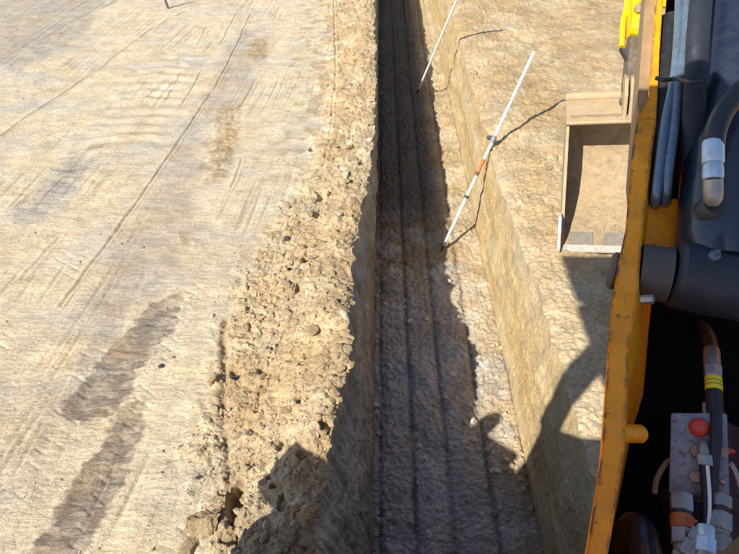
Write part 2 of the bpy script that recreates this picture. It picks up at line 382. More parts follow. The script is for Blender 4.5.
PITS = [G(px, py) + (rx, ry, dp) for px, py, rx, ry, dp in [(238, 508, .055, .085, .11), (238, 378, .05, .035, .05), (322, 203, .03, .05, .06), (319, 222, .03, .05, .06), (321, 254, .03, .045, .05),
        (307, 270, .04, .03, .05), (291, 276, .035, .03, .05), (310, 330, .03, .03, .04), (313, 150, .03, .05, .05), (362, 175, .03, .05, .05), (232, 545, .05, .03, .07), (285, 463, .02, .04, .05), (286, 520, .02, .05, .05), (255, 474, .03, .03, .04), (305, 480, .03, .02, .04), (300, 300, .03, .02, .04)]]
def ground_hard(x, y):
    z = 0.020 * fbm(x, y, 0.55, 2, 60) + 0.010 * fbm(x, y, 2.4, 2, 61) + 0.0052 * fbm(x, y * 1.7, 8.0, 3, 62)
    z = z + 0.0035 * fbm(x * .55, y * 2.2, 17.0, 3, 63)
    m = (x < 0) & (x > -8) & (y > 0) & (y < 12)
    if np.any(m):
        xx = x[m]; yy = y[m]; dz = np.zeros(xx.shape)
        xw = xx + 0.022 * fbm(xx, yy, 2.5, 3, 70); nl = 0.7 + 0.5 * fbm(xx, yy, 6, 2, 71)
        for pts, w, dep in LINES:
            d, arc = seg_dist(xw, yy, pts)
            dz -= dep * np.exp(-(d / w) ** 2) * nl - dep * 0.35 * np.exp(-((d - 2.3 * w) / w) ** 2)
        tq = xx * DRG[1] - yy * DRG[0]; sq_ = xx * DRG[0] + yy * DRG[1]; dm = sstep(-.15, .35, fbm(xx, yy, .9, 2, 75))
        dz += dm * (0.0045 * fbm(sq_ * .04, tq, 16.0, 2, 76) - 0.007 * sstep(.80, .97, 1 - np.abs(fbm(sq_ * .05, tq, 5.0, 2, 77)) * 2) * sstep(-.35, .1, fbm(xx, yy, 1.3, 2, 78)))
        d, arc = seg_dist(xx + 0.02 * fbm(xx, yy, 6, 2, 72), yy, CRACK)
        dz -= 0.034 * np.exp(-(d / 0.022) ** 2) * (0.75 + 0.5 * fbm(xx, yy, 5, 2, 73))
        for i, (p, q, w) in enumerate(LANES):
            L = math.hypot(q[0] - p[0], q[1] - p[1]); ux, uy = (q[0] - p[0]) / L, (q[1] - p[1]) / L
            s = (xx - p[0]) * ux + (yy - p[1]) * uy; t = -(xx - p[0]) * uy + (yy - p[1]) * ux
            msk = sstep(w, w * 0.7, np.abs(t)) * sstep(0, .3, s) * sstep(L, L - .3, s) * sstep(-0.40, 0.10, fbm(xx, yy, 1.6, 2, 80 + i))
            ph = (s + 0.55 * np.abs(t)) / 0.085
            cell = (hash2(np.floor(ph + .5), np.floor(t / w * 2.5), 31 + i) / 4294967296.0); bar = np.maximum(0, np.cos(2 * math.pi * ph)) ** 3 * sstep(.35, .45, cell) * np.clip(np.abs(np.sin(math.pi * t / w * 2.5)) * 2.2, 0, 1)
            dz -= 0.0070 * msk * bar
        for p, q, w in RIP:
            L = math.hypot(q[0] - p[0], q[1] - p[1]); ux, uy = (q[0] - p[0]) / L, (q[1] - p[1]) / L
            s = (xx - p[0]) * ux + (yy - p[1]) * uy; t = -(xx - p[0]) * uy + (yy - p[1]) * ux
            msk = sstep(w, w * 0.5, np.abs(t)) * sstep(0, .4, s) * sstep(L, L - .5, s)
            dz += 0.010 * msk * np.sin(2 * math.pi * (s + 0.06 * fbm(xx, yy, 2.5, 2, 90) + 0.18 * np.abs(t)) / 0.21)
        for poly in BROWN:
            sd = in_poly(xx, yy, poly); dz += sstep(-0.03, 0.05, sd + 0.03 * fbm(xx, yy, 9, 2, 93)) * (0.008 + 0.014 * fbm(xx, yy, 16, 3, 92))
        for poly in (DARK1, DARK2):
            sd = in_poly(xx, yy, poly); dz += sstep(-0.03, 0.06, sd + 0.04 * fbm(xx, yy, 9, 2, 94)) * (-0.010 + 0.006 * fbm(xx, yy * 1.8, 18, 3, 95))
        z = z.copy(); z[m] += dz
    return z

def ground_z(x, y):
    x = np.asarray(x, float); y = np.asarray(y, float)
    z = ground_hard(x, y)
    near = (np.abs(x) < 9) & (y > -3) & (y < 15)
    if np.any(near):
        xx = x[near]; yy = y[near]; zz = np.zeros(xx.shape)
        l = xx < 0.5
        if np.any(l):
            a = xx[l]; b = yy[l]; lm = loose_mask(a, b)
            rx_ = rim_left(b); u_ = (rx_ - a); hump = np.exp(-((u_ - .06) / 0.32) ** 2) * np.interp(b, [.6, 1.1, 1.5, 2.0, 2.6, 3.3, 4.2, 6, 9, 12], [.08, .18, .26, .27, .20, .12, .11, .12, .16, .16]) * (1 + .35 * fbm(a, b, 2.5, 2, 99))
            lump = fbm(a, b, 4.0, 2, 100) * 0.026 + (np.abs(fbm(a, b, 8.0, 2, 101)) ** 0.8) * 0.034 + fbm(a, b, 28.0, 3, 103) * 0.013 + np.maximum(0, fbm(a, b, 15.0, 3, 104)) * 0.030
            pits = -0.060 * sstep(0.40, 0.50, fbm(a, b, 6.5, 4, 108)) * sstep(-.5, .1, fbm(a, b, 1.3, 2, 107))
            zz[l] = lm * (0.026 + hump + lump + pits)
            for qx, qy, rx, ry, dp in PITS:
                near_ = (np.abs(a - qx) < .3) & (np.abs(b - qy) < .3)
                if np.any(near_):
                    aa = a[near_]; bb = b[near_]; w = np.hypot((aa - qx) / rx, (bb - qy) / ry) + .75 * fbm(aa, bb, 11, 3, 109)
                    t_ = zz[l]; t_[near_] -= dp * sstep(1.25, .75, w); zz[l] = t_
        r = ~l
        if np.any(r):
            a = xx[r]; b = yy[r]
            sh = np.clip(a - 1.1, 0, None)
            lump = fbm(a, b, 1.4, 2, 110) * 0.030 + fbm(a, b, 5.0, 3, 111) * 0.022 + (np.abs(fbm(a, b, 14.0, 2, 112)) ** 0.8) * 0.024 + fbm(a, b, 30.0, 3, 113) * 0.010 - .03 * sstep(.45, .6, fbm(a, b, 4.5, 3, 114))
            zz[r] = lump - 0.095 * np.exp(-sh / 0.11) * (1 + .5 * fbm(a, b, 3, 2, 115)) + 0.02
        z = z.copy(); z[near] += zz
    return z

FUR = np.array([-0.01, 0.055, 0.285, 0.53, 0.82, 1.095])
def floor_z(x, y):
    x = np.asarray(x, float); y = np.asarray(y, float)
    xs = x + 0.020 * fbm(x, y * .6, 1.4, 2, 120) + 0.012 * fbm(x, y, 7, 2, 121)
    k = np.clip(np.searchsorted(FUR, xs) - 1, 0, len(FUR) - 2)
    t = np.clip((xs - FUR[k]) / (FUR[k + 1] - FUR[k]), 0, 1)
    wdt = FUR[k + 1] - FUR[k]
    arch = np.sqrt(np.clip(1 - (2 * t - 1) ** 2, 0, 1))
    amp = np.interp(y, [1.0, 3.0, 4.2, 6.0, 7.9, 8.2, 12], [0.055, 0.048, 0.030, 0.032, 0.036, 0.012, 0.010]) * np.clip(wdt / .24, 0.1, 1)
    z = -DEPTH - 0.035 + amp * arch * (0.85 + 0.45 * fbm(x, y, 2.2, 2, 122))
    z = z + 0.018 * fbm(x, y, 4.5, 3, 123) + 0.036 * (np.abs(fbm(x, y, 11, 3, 124)) ** .8) + 0.016 * fbm(x, y, 28, 3, 125)
    z = z - 0.05 * sstep(8.0, 8.15, y) + 0.016 * np.sin(y * 5.3 + 2 * fbm(x, y, 1.5, 2, 126)) * (np.asarray(x) > -1) * 0.5
    # crumbs fallen along both walls
    z = z + 0.05 * np.exp(-np.clip(x, 0, None) / 0.05) * (0.6 + fbm(x, y, 5, 2, 127)) + 0.06 * np.exp(-np.clip(1.08 - x, 0, None) / 0.06) * (.7 + .8 * fbm(x, y, 3, 3, 128))
    return z

# ---- rows and columns of the sheet
vv = np.linspace(812, 222, 860)
dd = F_PX * 2.8 / (math.cos(PITCH) * vv); rowsY = (dd - 2.8 * math.sin(PITCH)) / math.cos(PITCH)
rowsY = np.concatenate([[-400, -90, -30, -12, -5, -2.5, -1.2, YB - .02, YB, -0.1, 0.15, 0.35, 0.5, 0.65, 0.78, 0.88], rowsY[rowsY > 0.95],
                        [10.9, 11.3, 11.8, 12.3, 12.9, 13.5, YE, YE + .02, 15.5, 18, 24, 40, 90, 200, 400]])
NY = len(rowsY)
def graded(total, n, a, b):
    s = np.linspace(a, b, n); s = np.cumsum(s); return s / s[-1] * total
offL = np.concatenate([[0], graded(6.9, 640, 0.0068, 0.0150)]); offL = np.concatenate([offL, [8, 10, 14, 22, 40, 90, 400]])[::-1]
offR = np.concatenate([[0], graded(4.4, 205, 0.0085, 0.036), [5, 6, 8, 12, 22, 40, 90, 400]])
NW, NF = 72, 112
tW = np.linspace(0, 1, NW + 1); tF = np.linspace(0, 1, NF + 1)

Y1 = rowsY; xl = rim_left(Y1); xr = rim_right(Y1); fl = floor_l(Y1); fr = floor_r(Y1)
inside = ((Y1 >= YB) & (Y1 <= YE)).astype(float)
Yg = Y1[:, None]
XL = xl[:, None] - offL[None, :]; ZL = ground_z(XL, np.broadcast_to(Yg, XL.shape).copy())
XR = xr[:, None] + offR[None, :]; ZR = ground_z(XR, np.broadcast_to(Yg, XR.shape).copy())
XF = fl[:, None] + (fr - fl)[:, None] * tF[None, :]; YF = np.broadcast_to(Yg, XF.shape).copy(); ZF = floor_z(XF, YF)
surf = ZL[:, -1][:, None] * (1 - tF)[None, :] + ZR[:, 0][:, None] * tF[None, :]
ZF = np.where(inside[:, None] > 0, ZF, surf)
# left wall: broken shoulder above, steep below
sft = tW[None, :]
prof = np.where(sft < 0.5, sft * 1.15, 0.575 + (sft - 0.5) * 0.85)
XWL = xl[:, None] + (fl - xl)[:, None] * prof
ZWL = ZL[:, -1][:, None] + (ZF[:, 0] - ZL[:, -1])[:, None] * sft
YW = np.broadcast_to(Yg, XWL.shape).copy()
env = np.sin(math.pi * sft) ** 0.5 * inside[:, None]
XWL = XWL + env * (0.034 * fbm(YW, ZWL * 1.5, 3.0, 3, 130) + 0.030 * fbm(YW, ZWL, 9.0, 4, 131) + 0.012 * fbm(YW, ZWL, 30.0, 3, 132))
XWR = fr[:, None] + (xr - fr)[:, None] * sft
ZWR = ZF[:, -1][:, None] + (ZR[:, 0] - ZF[:, -1])[:, None] * sft
# bucket scrapes run along the wall and dip gently
XWR = XWR + env * (0.020 * fbm(YW * .5, ZWR * 2, 2.0, 2, 140) + 0.010 * fbm(YW * .35 + ZWR * .5, ZWR * 2.2, 9.0, 3, 141) + 0.012 * fbm(YW, ZWR, 13.0, 3, 142) + 0.006 * fbm(YW, ZWR, 40.0, 2, 143))

def mixc(a, b, t):
    t = np.asarray(t)[..., None]; return a * (1 - t) + b * t
C = lambda *v: np.array(v, float)
def tint_left(x, y):
    n = fbm(x, y, 1.1, 3, 200); n2 = fbm(x, y * 1.6, 5.0, 3, 201)
    c = mixc(C(.60, .50, .345), C(.525, .445, .325), sstep(-.25, .45, n + .4 * n2))
    near = (np.abs(x) < 9) & (y > -1) & (y < 13)
    if np.any(near):
        a = x[near]; b = y[near]; cc = c[near]
        w1 = 0.10 * fbm(a, b, 3.0, 3, 205) + 0.05 * fbm(a, b * 1.7, 12.0, 3, 206)
        for i, poly in enumerate(GREY):
            sd = in_poly(a, b, poly) + w1 * 2.0; cc = mixc(cc, C(.375, .315, .245) if i == 0 else C(.335, .29, .245), (0.62 if i != 1 else 0.8) * sstep(-.14, .16, sd))
        for poly in (DARK1, DARK2):
            sd = in_poly(a, b, poly) + w1 * 0.55 + 0.03 * fbm(a, b * 1.3, 14, 3, 207); cc = mixc(cc, mixc(C(.19, .155, .125), C(.31, .235, .15), sstep(-.1, .35, fbm(a, b, 2.6, 3, 214))), 0.88 * sstep(-.026, -.004, sd) * (0.62 + 0.38 * sstep(-.2, .15, fbm(a, b * 2.0, 8, 3, 208))))
        for poly in BROWN:
            sd = in_poly(a, b, poly) + w1 * 1.6; cc = mixc(cc, C(.33, .225, .11), 0.85 * sstep(-.05, .09, sd) * (.45 + .55 * sstep(-.3, .3, fbm(a, b, 7, 3, 209))))
        st = sstep(.05, .35, fbm(a * .8, b * 3.0, 5.0, 3, 212)); sd = in_poly(a, b, GREY[1]) + w1 * 2.5; cc = mixc(cc, C(.24, .205, .185), .75 * st * sstep(-.12, .08, sd))
        fr_ = sstep(-1.3, 0.0, a - loose_edge(b)); cc = mixc(cc, C(.40, .285, .145), .70 * sstep(.84, 1.05, fr_ * .50 + .42 + .62 * fbm(a, b, 7.0, 4, 213)) * sstep(3.6, 5.0, b))
        # sandy drift between the wheel lanes
        cc = mixc(cc, C(.50, .385, .225), 0.40 * sstep(.25, .6, fbm(a, b, 1.7, 3, 210)))
        aw = a + 0.022 * fbm(a, b, 2.5, 3, 70); nl = .6 + .5 * fbm(a, b, 3, 2, 74)
        for pts, w, dep in LINES:
            d, _ = seg_dist(aw, b, pts); cc = mixc(cc, C(.25, .19, .13), 0.62 * nl * np.exp(-(d / (w * .9)) ** 2) * min(1, dep / .012))
        tq = a * DRG[1] - b * DRG[0]; sq_ = a * DRG[0] + b * DRG[1]; cc = mixc(cc, C(.33, .265, .19), .40 * sstep(-.15, .35, fbm(a, b, .9, 2, 75)) * sstep(.84, .97, 1 - np.abs(fbm(sq_ * .05, tq, 5.0, 2, 77)) * 2))
        d, _ = seg_dist(a, b, CRACK); cc = mixc(cc, C(.19, .125, .07), 0.75 * np.exp(-(d / .028) ** 2))
        lm = loose_mask(a, b)
        lc = mixc(C(.40, .295, .165), C(.51, .40, .245), sstep(-.3, .4, fbm(a, b, 3.3, 3, 211)))
        cc = mixc(cc, lc, lm * 0.92)
        c[near] = cc
    return c
def tint_right(x, y):
    n = fbm(x, y, 1.3, 3, 220) + .4 * fbm(x, y, 7, 3, 221)
    c = mixc(C(.43, .31, .165), C(.53, .41, .245), sstep(-.3, .4, n))
    s = np.exp(-np.clip(x - 1.12, 0, None) / .22) * sstep(5.6, 4.2, y); c = mixc(c, C(.60, .50, .33), .65 * s)     # sunlit edge of the cut, painted paler
    return mixc(c, C(.30, .205, .10), .5 * sstep(.2, .6, fbm(x, y, 2.6, 3, 222)) * sstep(4, 6, y))
def tint_floor(x, y):
    n = fbm(x, y, 2.0, 3, 230) + .5 * fbm(x, y, 9, 3, 231)
    c = mixc(C(.44, .335, .195), C(.56, .455, .305), sstep(-.3, .4, n))
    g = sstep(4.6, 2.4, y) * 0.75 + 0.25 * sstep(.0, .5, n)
    c = mixc(c, C(.50, .495, .49), np.clip(g * 1.15, 0, 1) * sstep(1.15, .6, x + .2 * n))  # near floor: chalky grey, plus a lift painted in for its shaded side
    far = sstep(3.6, 5.5, y); c = mixc(c, C(.112, .097, .084), .9 * far * sstep(.85, .6, x))  # far left floor: trench shadow darkened into the colour
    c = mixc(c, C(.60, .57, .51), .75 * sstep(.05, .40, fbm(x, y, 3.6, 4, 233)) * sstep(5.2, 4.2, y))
    furrow = np.min(np.abs(x[..., None] - FUR), axis=-1); return mixc(c, c * .62, np.exp(-(furrow / .022) ** 2))
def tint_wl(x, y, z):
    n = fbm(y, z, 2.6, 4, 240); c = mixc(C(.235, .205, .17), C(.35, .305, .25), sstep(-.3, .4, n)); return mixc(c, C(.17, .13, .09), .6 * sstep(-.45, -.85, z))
def tint_wr(x, y, z):
    n = fbm(y * .5, z * 1.4, 3.0, 4, 250); c = mixc(C(.53, .385, .195), C(.61, .48, .28), sstep(-.3, .4, n))
    return mixc(c, C(.55, .45, .28), .55 * sstep(-.45, -.05, z + .15 * n) * sstep(5.2, 3.8, y))

def sheet(name, parts, mat, kind='structure'):
    vs, fs, cs, o = [], [], [], 0
    for X, Yv, Z, T in parts:
        ny, nx = X.shape
        vs.append(np.stack([X, Yv, Z], -1).reshape(-1, 3)); cs.append(T.reshape(-1, 3))
        idx = np.arange(ny * nx).reshape(ny, nx) + o; o += ny * nx
        fs.append(np.stack([idx[:-1, :-1], idx[:-1, 1:], idx[1:, 1:], idx[1:, :-1]], -1).reshape(-1, 4))
    v = np.concatenate(vs).astype(np.float32); f = np.concatenate(fs).astype(np.int32); c = np.concatenate(cs)
    me = bpy.data.meshes.new(name); me.vertices.add(len(v)); me.vertices.foreach_set('co', v.ravel())
    me.loops.add(f.size); me.loops.foreach_set('vertex_index', f.ravel())
    me.polygons.add(len(f)); me.polygons.foreach_set('loop_start', np.arange(0, f.size, 4, dtype=np.int32))
    me.update(calc_edges=True)
    at = me.color_attributes.new('tint', 'FLOAT_COLOR', 'POINT')
    at.data.foreach_set('color', np.concatenate([np.clip(c, 0, 1), np.ones((len(c), 1))], 1).astype(np.float32).ravel())
    me.materials.append(M[mat]); me.shade_smooth()
    ob = bpy.data.objects.new(name, me); COL.objects.link(ob); ob['kind'] = kind
    return ob
YL = np.broadcast_to(Yg, XL.shape).copy(); YR = np.broadcast_to(Yg, XR.shape).copy()
sheet('ground', [(XL, YL, ZL, tint_left(XL, YL)), (XR, YR, ZR, tint_right(XR, YR))], 'ground')
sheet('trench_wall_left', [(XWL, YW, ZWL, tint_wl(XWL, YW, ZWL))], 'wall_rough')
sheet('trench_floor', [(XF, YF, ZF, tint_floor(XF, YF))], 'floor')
sheet('trench_wall_right', [(XWR, YW, ZWR, tint_wr(XWR, YW, ZWR))], 'wall')

# ================================================================== CRUMBS AND CLODS
def ico(sub):
    bm = bmesh.new(); bmesh.ops.create_icosphere(bm, subdivisions=sub, radius=1.0)
    bm.verts.ensure_lookup_table(); v = np.array([x.co[:] for x in bm.verts]); f = np.array([[y.index for y in x.verts] for x in bm.faces]); bm.free(); return v, f
I1v, I1f = ico(1); I2v, I2f = ico(2); I3v, I3f = ico(4)
def shard(v, seed, amt=0.35):
    r = np.random.default_rng(seed); o = v.copy()
    for _ in range(6):                                        # chop flat facets off the ball
        n = r.normal(size=3); n /= np.linalg.norm(n); h = r.uniform(.45, .85)
        d = o @ n; m = d > h; o[m] -= np.outer(d[m] - h, n)
    o = o + amt * 0.32 * r.normal(size=o.shape)
    return o * r.uniform([.8, .7, .5], [1.2, 1.1, .9])
TPL = [shard(I1v, 900 + i) for i in range(14)]
TPL2 = [shard(I2v, 950 + i, .25) for i in range(8)]

def crumbs(name, x, y, z, r, mat, tints, label, cat, big=0.016):
    vs, fs, cs, o = [], [], [], 0
    for i in range(len(x)):
        if r[i] > big: t = TPL2[i % 8]; f = I2f
        else: t = TPL[i % 14]; f = I1f
        a = rng.uniform(0, 2 * math.pi); ca, sa = math.cos(a), math.sin(a); b = rng.uniform(-.5, .5); cb, sb = math.cos(b), math.sin(b)
        Rm = np.array([[ca, -sa, 0], [sa, ca, 0], [0, 0, 1]]) @ np.array([[1, 0, 0], [0, cb, -sb], [0, sb, cb]])
        vs.append(t @ Rm.T * r[i] + (x[i], y[i], z[i] + r[i] * .05)); fs.append(f + o); o += len(t)
        cs.append(np.repeat(tints[i][None, :], len(t), 0))
    v = np.concatenate(vs).astype(np.float32); f = np.concatenate(fs).astype(np.int32); c = np.concatenate(cs)
    me = bpy.data.meshes.new(name); me.vertices.add(len(v)); me.vertices.foreach_set('co', v.ravel())
    me.loops.add(f.size); me.loops.foreach_set('vertex_index', f.ravel()); me.polygons.add(len(f))
    me.polygons.foreach_set('loop_start', np.arange(0, f.size, 3, dtype=np.int32)); me.update(calc_edges=True)
    at = me.color_attributes.new('tint', 'FLOAT_COLOR', 'POINT')
    at.data.foreach_set('color', np.concatenate([np.clip(c, 0, 1), np.ones((len(c), 1))], 1).astype(np.float32).ravel())
    me.materials.append(M[mat]); me.shade_flat()
    ob = bpy.data.objects.new(name, me); COL.objects.link(ob); tag(ob, label, cat, kind='stuff'); return ob
M['crumb'] = soil_mat('crumb_soil', bump=0.8, coarse=60)

def rad(n, lo, hi, k=2.2):
    u = rng.uniform(0, 1, n); return (lo ** -k + u * (hi ** -k - lo ** -k)) ** (-1 / k)
# left strip
def pick(n, xlo, xhi, maskf):
    v = rng.uniform(236, 830, n * 4); d = F_PX * 2.8 / (math.cos(PITCH) * v); y = (d - 2.8 * math.sin(PITCH)) / math.cos(PITCH)
    x = rng.uniform(xlo, xhi, n * 4); k = rng.uniform(0, 1, n * 4) < maskf(x, y)
    return x[k][:n], y[k][:n]
def tv(c, n, s=.16): return np.clip(np.asarray(c)[None, :] * (1 + s * rng.normal(size=(n, 1))) * (1 + .04 * rng.normal(size=(n, 3))), .03, .8)
def mk_left(x, y):
    inn = (x < rim_left(y) + .005)
    clump = sstep(-.35, .35, fbm(x, y, 4.0, 3, 300))
    return inn * np.clip(loose_mask(x, y) * (.25 + .75 * clump) + .004, 0, 1)
x, y = pick(14000, -1.5, 0.05, mk_left); r = rad(len(x), .0035, .030, 2.15); crumbs('soil_crumbs', x, y, ground_z(x, y), r, 'crumb', tint_left(x, y) * (1 + .07 * rng.normal(size=(len(x), 1))), 'crumbled dry tan soil strewn along the left rim of the trench', 'soil crumbs')
x, y = pick(4200, -6.5, -0.6, lambda x, y: .12 + .6 * sstep(.1, .5, fbm(x, y, 1.6, 4, 305))); r = rad(len(x), .003, .016, 2.7); crumbs('soil_crumbs', x, y, ground_z(x, y), r, 'crumb', tv((.34, .245, .14), len(x), .25), 'sparse small crumbs scattered over the packed ground left of the trench', 'soil crumbs')
x, y = pick(9500, 1.1, 4.6, lambda x, y: (x > rim_right(y)) * (.15 + .85 * sstep(-.2, .4, fbm(x, y, 2.2, 3, 307)))); r = rad(len(x), .0045, .026, 2.4); crumbs('soil_crumbs', x, y, ground_z(x, y), r, 'crumb', tint_right(x, y) * (1 + .07 * rng.normal(size=(len(x), 1))), 'loose pale soil crumbs on the ground right of the trench', 'soil crumbs')
x, y = pick(6500, 0.0, 1.09, lambda x, y: .12 + .7 * np.exp(-np.clip(x, 0, 9) / .09) + .95 * np.exp(-np.clip(1.09 - x, 0, 9) / .06) + .6 * sstep(.1, .5, fbm(x, y, 3, 3, 309))); r = rad(len(x), .005, .032, 2.1)
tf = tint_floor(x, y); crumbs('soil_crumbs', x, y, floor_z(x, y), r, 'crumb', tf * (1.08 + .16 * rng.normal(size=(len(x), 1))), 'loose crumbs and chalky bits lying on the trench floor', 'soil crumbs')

def clod(name, px, py, r, mat, label, group=None, sq=(1, 1, .75), seed=0, sink=.25, sub=3, rz=None):
    gx, gy = G(px, py, 0.03); gx, gy = G(px, py, float(ground_z(np.array([gx]), np.array([gy]))[0]))
    if -.6 < gx < .4: gx = min(gx, float(rim_left(np.array([gy]))[0]) - r * .55)
    v = shard(I3v if sub == 3 else I2v, seed, .1)
    n = 0.26 * fbm(v[:, 0] * 1.1 + seed, v[:, 1] * 1.1 + v[:, 2] * 1.3, 1.6, 4, seed) + 0.20 * fbm(v[:, 0] + v[:, 2], v[:, 1] - v[:, 2] + seed, 3.5, 4, seed + 3)
    v = v * (1 + n[:, None]) * np.array(sq) * r
    me = bpy.data.meshes.new(name); me.from_pydata(v.tolist(), [], (I3f if sub == 3 else I2f).tolist()); me.update()
    o = bpy.data.objects.new(name, me); COL.objects.link(o); me.materials.append(M[mat])
    o.location = (gx, gy, float(ground_z(np.array([gx]), np.array([gy]))[0]) + r * sq[2] * (.55 - sink)); o.rotation_euler = (0, 0, random.uniform(0, 6.28) if rz is None else rz)
    tag(o, label, 'clod', group); return o
clod('soil_clod', 206, 524, .105, 'clod', 'largest tan clod beside the crack near the bottom edge', sq=(1.05, .95, .75), seed=11, rz=.3)
clod('soil_clod', 226, 534, .05, 'clod', 'tan clod against the right flank of the largest clod by the crack', sq=(1, .9, .8), seed=12)
clod('soil_clod', 190, 548, .06, 'clod', 'low tan clod at the bottom edge below the largest clod', sq=(1.3, .8, .5), seed=13)
clod('soil_clod', 213, 381, .042, 'clod', 'round tan clod just left of the crack', sq=(1.2, .9, .8), seed=14)
clod('soil_clod', 233, 379, .030, 'clod_dark', 'small dark clod just right of the crack', sq=(1.2, .8, .7), seed=15)
clod('soil_clod', 287, 239, .034, 'clod_dark', 'dark grey stone-like clod at the left margin of the crumbled strip', sq=(1, .9, .8), seed=16)
clod('soil_clod', 161, 367, .018, 'clod_dark', 'small dark clod lying on the edge of the brown stripe', sq=(1.1, .8, .9), seed=17)
clod('soil_clod', 148, 326, .010, 'clod_dark', 'tiny dark clod on the upper brown stripe', seed=18, sub=2)
clod('soil_clod', 199, 478, .015, 'clod_dark', 'small dark clod left of the crack above the largest clod', sq=(1.2, .8, .8), seed=19)
clod('soil_clod', 310, 215, .034, 'clod', 'tan clod above the dark pits in the crumbled strip', sq=(.8, 1.2, .8), seed=20)
clod('soil_clod', 289, 272, .030, 'clod_dark', 'grey clod low in the crumbled strip below the dark stone', seed=21)
clod('soil_clod', 322, 252, .036, 'clod', 'tan clod between the pits and the rim', sq=(1, 1.2, .7), seed=22)
clod('soil_clod', 273, 429, .026, 'clod_pale', 'pale whitish clod in the middle of the crumbled strip', sq=(1.3, .8, .8), seed=23)
clod('soil_clod', 304, 428, .028, 'clod_pale', 'pale clod right of the whitish clod in the crumbled strip', seed=24)
for i in range(64):
    py = random.uniform(120, 545); gy = G(0, py)[1]; ex = float(loose_edge(np.array([gy]))[0]); rx = float(rim_left(np.array([gy]))[0])
    gx = random.uniform(ex + .1, rx - .02); d = (gy * math.cos(PITCH) + 2.8 * math.sin(PITCH)); px = 380 + gx * F_PX / d
    clod('soil_clod', px, py, random.choice([.016, .020, .024, .028, .034, .042]) * random.uniform(.85, 1.15), random.choice(['clod', 'clod', 'clod', 'clod_pale']), 'fist sized tan clod among the crumbled soil on the left rim', 'tan clods in the crumbled strip on the left rim', (random.uniform(.8, 1.3), random.uniform(.7, 1.1), random.uniform(.6, .85)), 400 + i, sub=2)
for i, (px, py) in enumerate([(352, 232), (366, 170), (356, 262), (352, 300), (349, 352), (347, 398), (336, 470), (322, 500), (306, 520), (330, 520), (318, 510), (312, 545), (300, 548), (290, 535), (296, 510), (286, 552), (324, 535)]):
    clod('soil_clod', px, py, random.uniform(.024, .042), 'clod', 'tan clod perched on the broken left rim of the trench', 'clods on the lip of the left rim', (random.uniform(.8, 1.2), random.uniform(.8, 1.2), random.uniform(.6, .9)), 480 + i, sub=3)
for i, (px, py, r_) in enumerate([(541, 120, .04), (553, 128, .035), (556, 158, .03), (548, 168, .04), (539, 12, .05), (551, 62, .045)]):
    clod('soil_clod', px, py, r_, 'clod', ['tan clod right of the ranging pole shadow', 'tan clod nearest the bucket top corner', 'small tan clod left of the bucket', 'tan clod halfway between trench and bucket', 'tan clod far beyond the pole at the top edge', 'tan clod just beyond the tip of the nearer pole'][i], None, (1.2, .9, .7), 500 + i, sub=2)

# ================================================================== RANGING POLES, STAKE
def pole(base, top, bands, r, label):
    base = Vector(base); top = Vector(top)
    root = bpy.data.objects.new('ranging_pole', None); COL.objects.link(root); root.location = base; tag(root, label, 'ranging pole')
    L = (top - base).length
    def seg(name, a, b, mat, rr, parent=root): return turned(name, base.lerp(top, a), base.lerp(top, b), [(0, rr * .96), (.02 if b - a > .05 else .1, rr), (.98 if b - a > .05 else .9, rr), (1, rr * .96)], mat, parent, 14)
    sh = seg('shaft', .05, 1.0, 'white', r)
    turned('point', base.lerp(top, -.012), base.lerp(top, .055), [(0, .002), (.5, r * .7), (.55, r * 1.02), (1, r * 1.04)], 'poledark', root, 12)
    for nm, a, b, mat, k in bands: seg(nm, a, b, mat, r * k)
    return root, sh
bx, by = G(441, 250, -DEPTH + .01); b1 = Vector((bx, by, float(floor_z(np.array([bx]), np.array([by]))[0])))
t1 = P(534, 52, 5.25)
def pole_top(b, px, py, L):
    lo, hi = 2.0, 12.0; best = None
    for k in range(400):
        d = 3.5 + k * .015; q = P(px, py, d); e = abs((q - b).length - L)
        if q.z > 0.2 and (best is None or e < best[0]): best = (e, q)
    return best[1]
def lean_top(b, px, py, clear):
    q = None
    for k in range(300):                                      # the farthest top that still clears the rim of the cut
        d = 3.8 + k * .01; t = P(px, py, d); u = np.linspace(.2, 1, 80)
        X = b.x + (t.x - b.x) * u; Yq = b.y + (t.y - b.y) * u; Z = b.z + (t.z - b.z) * u
        m = X > rim_right(Yq) - .03
        if not np.any(m) or np.min((Z - ground_z(np.maximum(X, rim_right(Yq) + .001), Yq))[m]) > clear: q = t
    return q
t1 = lean_top(b1, 534, 52, .022)
r1, sh1 = pole(b1, t1, [('red_band', .40, .485, 'polered', 1.05), ('dark_band', .285, .30, 'poledark', 1.5), ('dark_band', .405, .42, 'poledark', 1.25)], .0155, 'white ranging pole with a red band leaning on the right trench wall')
ax = (t1 - b1).normalized(); c1 = b1.lerp(t1, .585); sd = ax.cross(Vector((0, 0, 1))).normalized()
turned('level_clamp', c1 - ax * .035, c1 + ax * .035, [(0, .022), (.3, .027), (.7, .027), (1, .02)], 'polegrey', r1, 12)
turned('clamp_knob', c1 - sd * .02, c1 - sd * .065, [(0, .022), (.8, .022), (1, .016)], 'poledark', r1, 12)
bx, by = G(417, 89, -DEPTH + .01); b2 = Vector((bx, by, float(floor_z(np.array([bx]), np.array([by]))[0])))
def pole_top2(b, px, py, L):
    best = None
    for k in range(500):
        d = 6.0 + k * .01; q = P(px, py, d); e = abs((q - b).length - L)
        if q.z > -0.2 and (best is None or e < best[0]): best = (e, q)
    return best[1]
t2 = pole_top2(b2, 466, -22, 2.05)
pole(b2, t2, [], .0155, 'plain white ranging pole leaning in the far part of the trench')
sx, sy = G(169, 9)
tube('wooden_stake', [(sx, sy, -.05), (sx - .03, sy + .01, .12), (sx - .06, sy + .02, .42)], [.02, .018, .014], 'stake', None, 8)
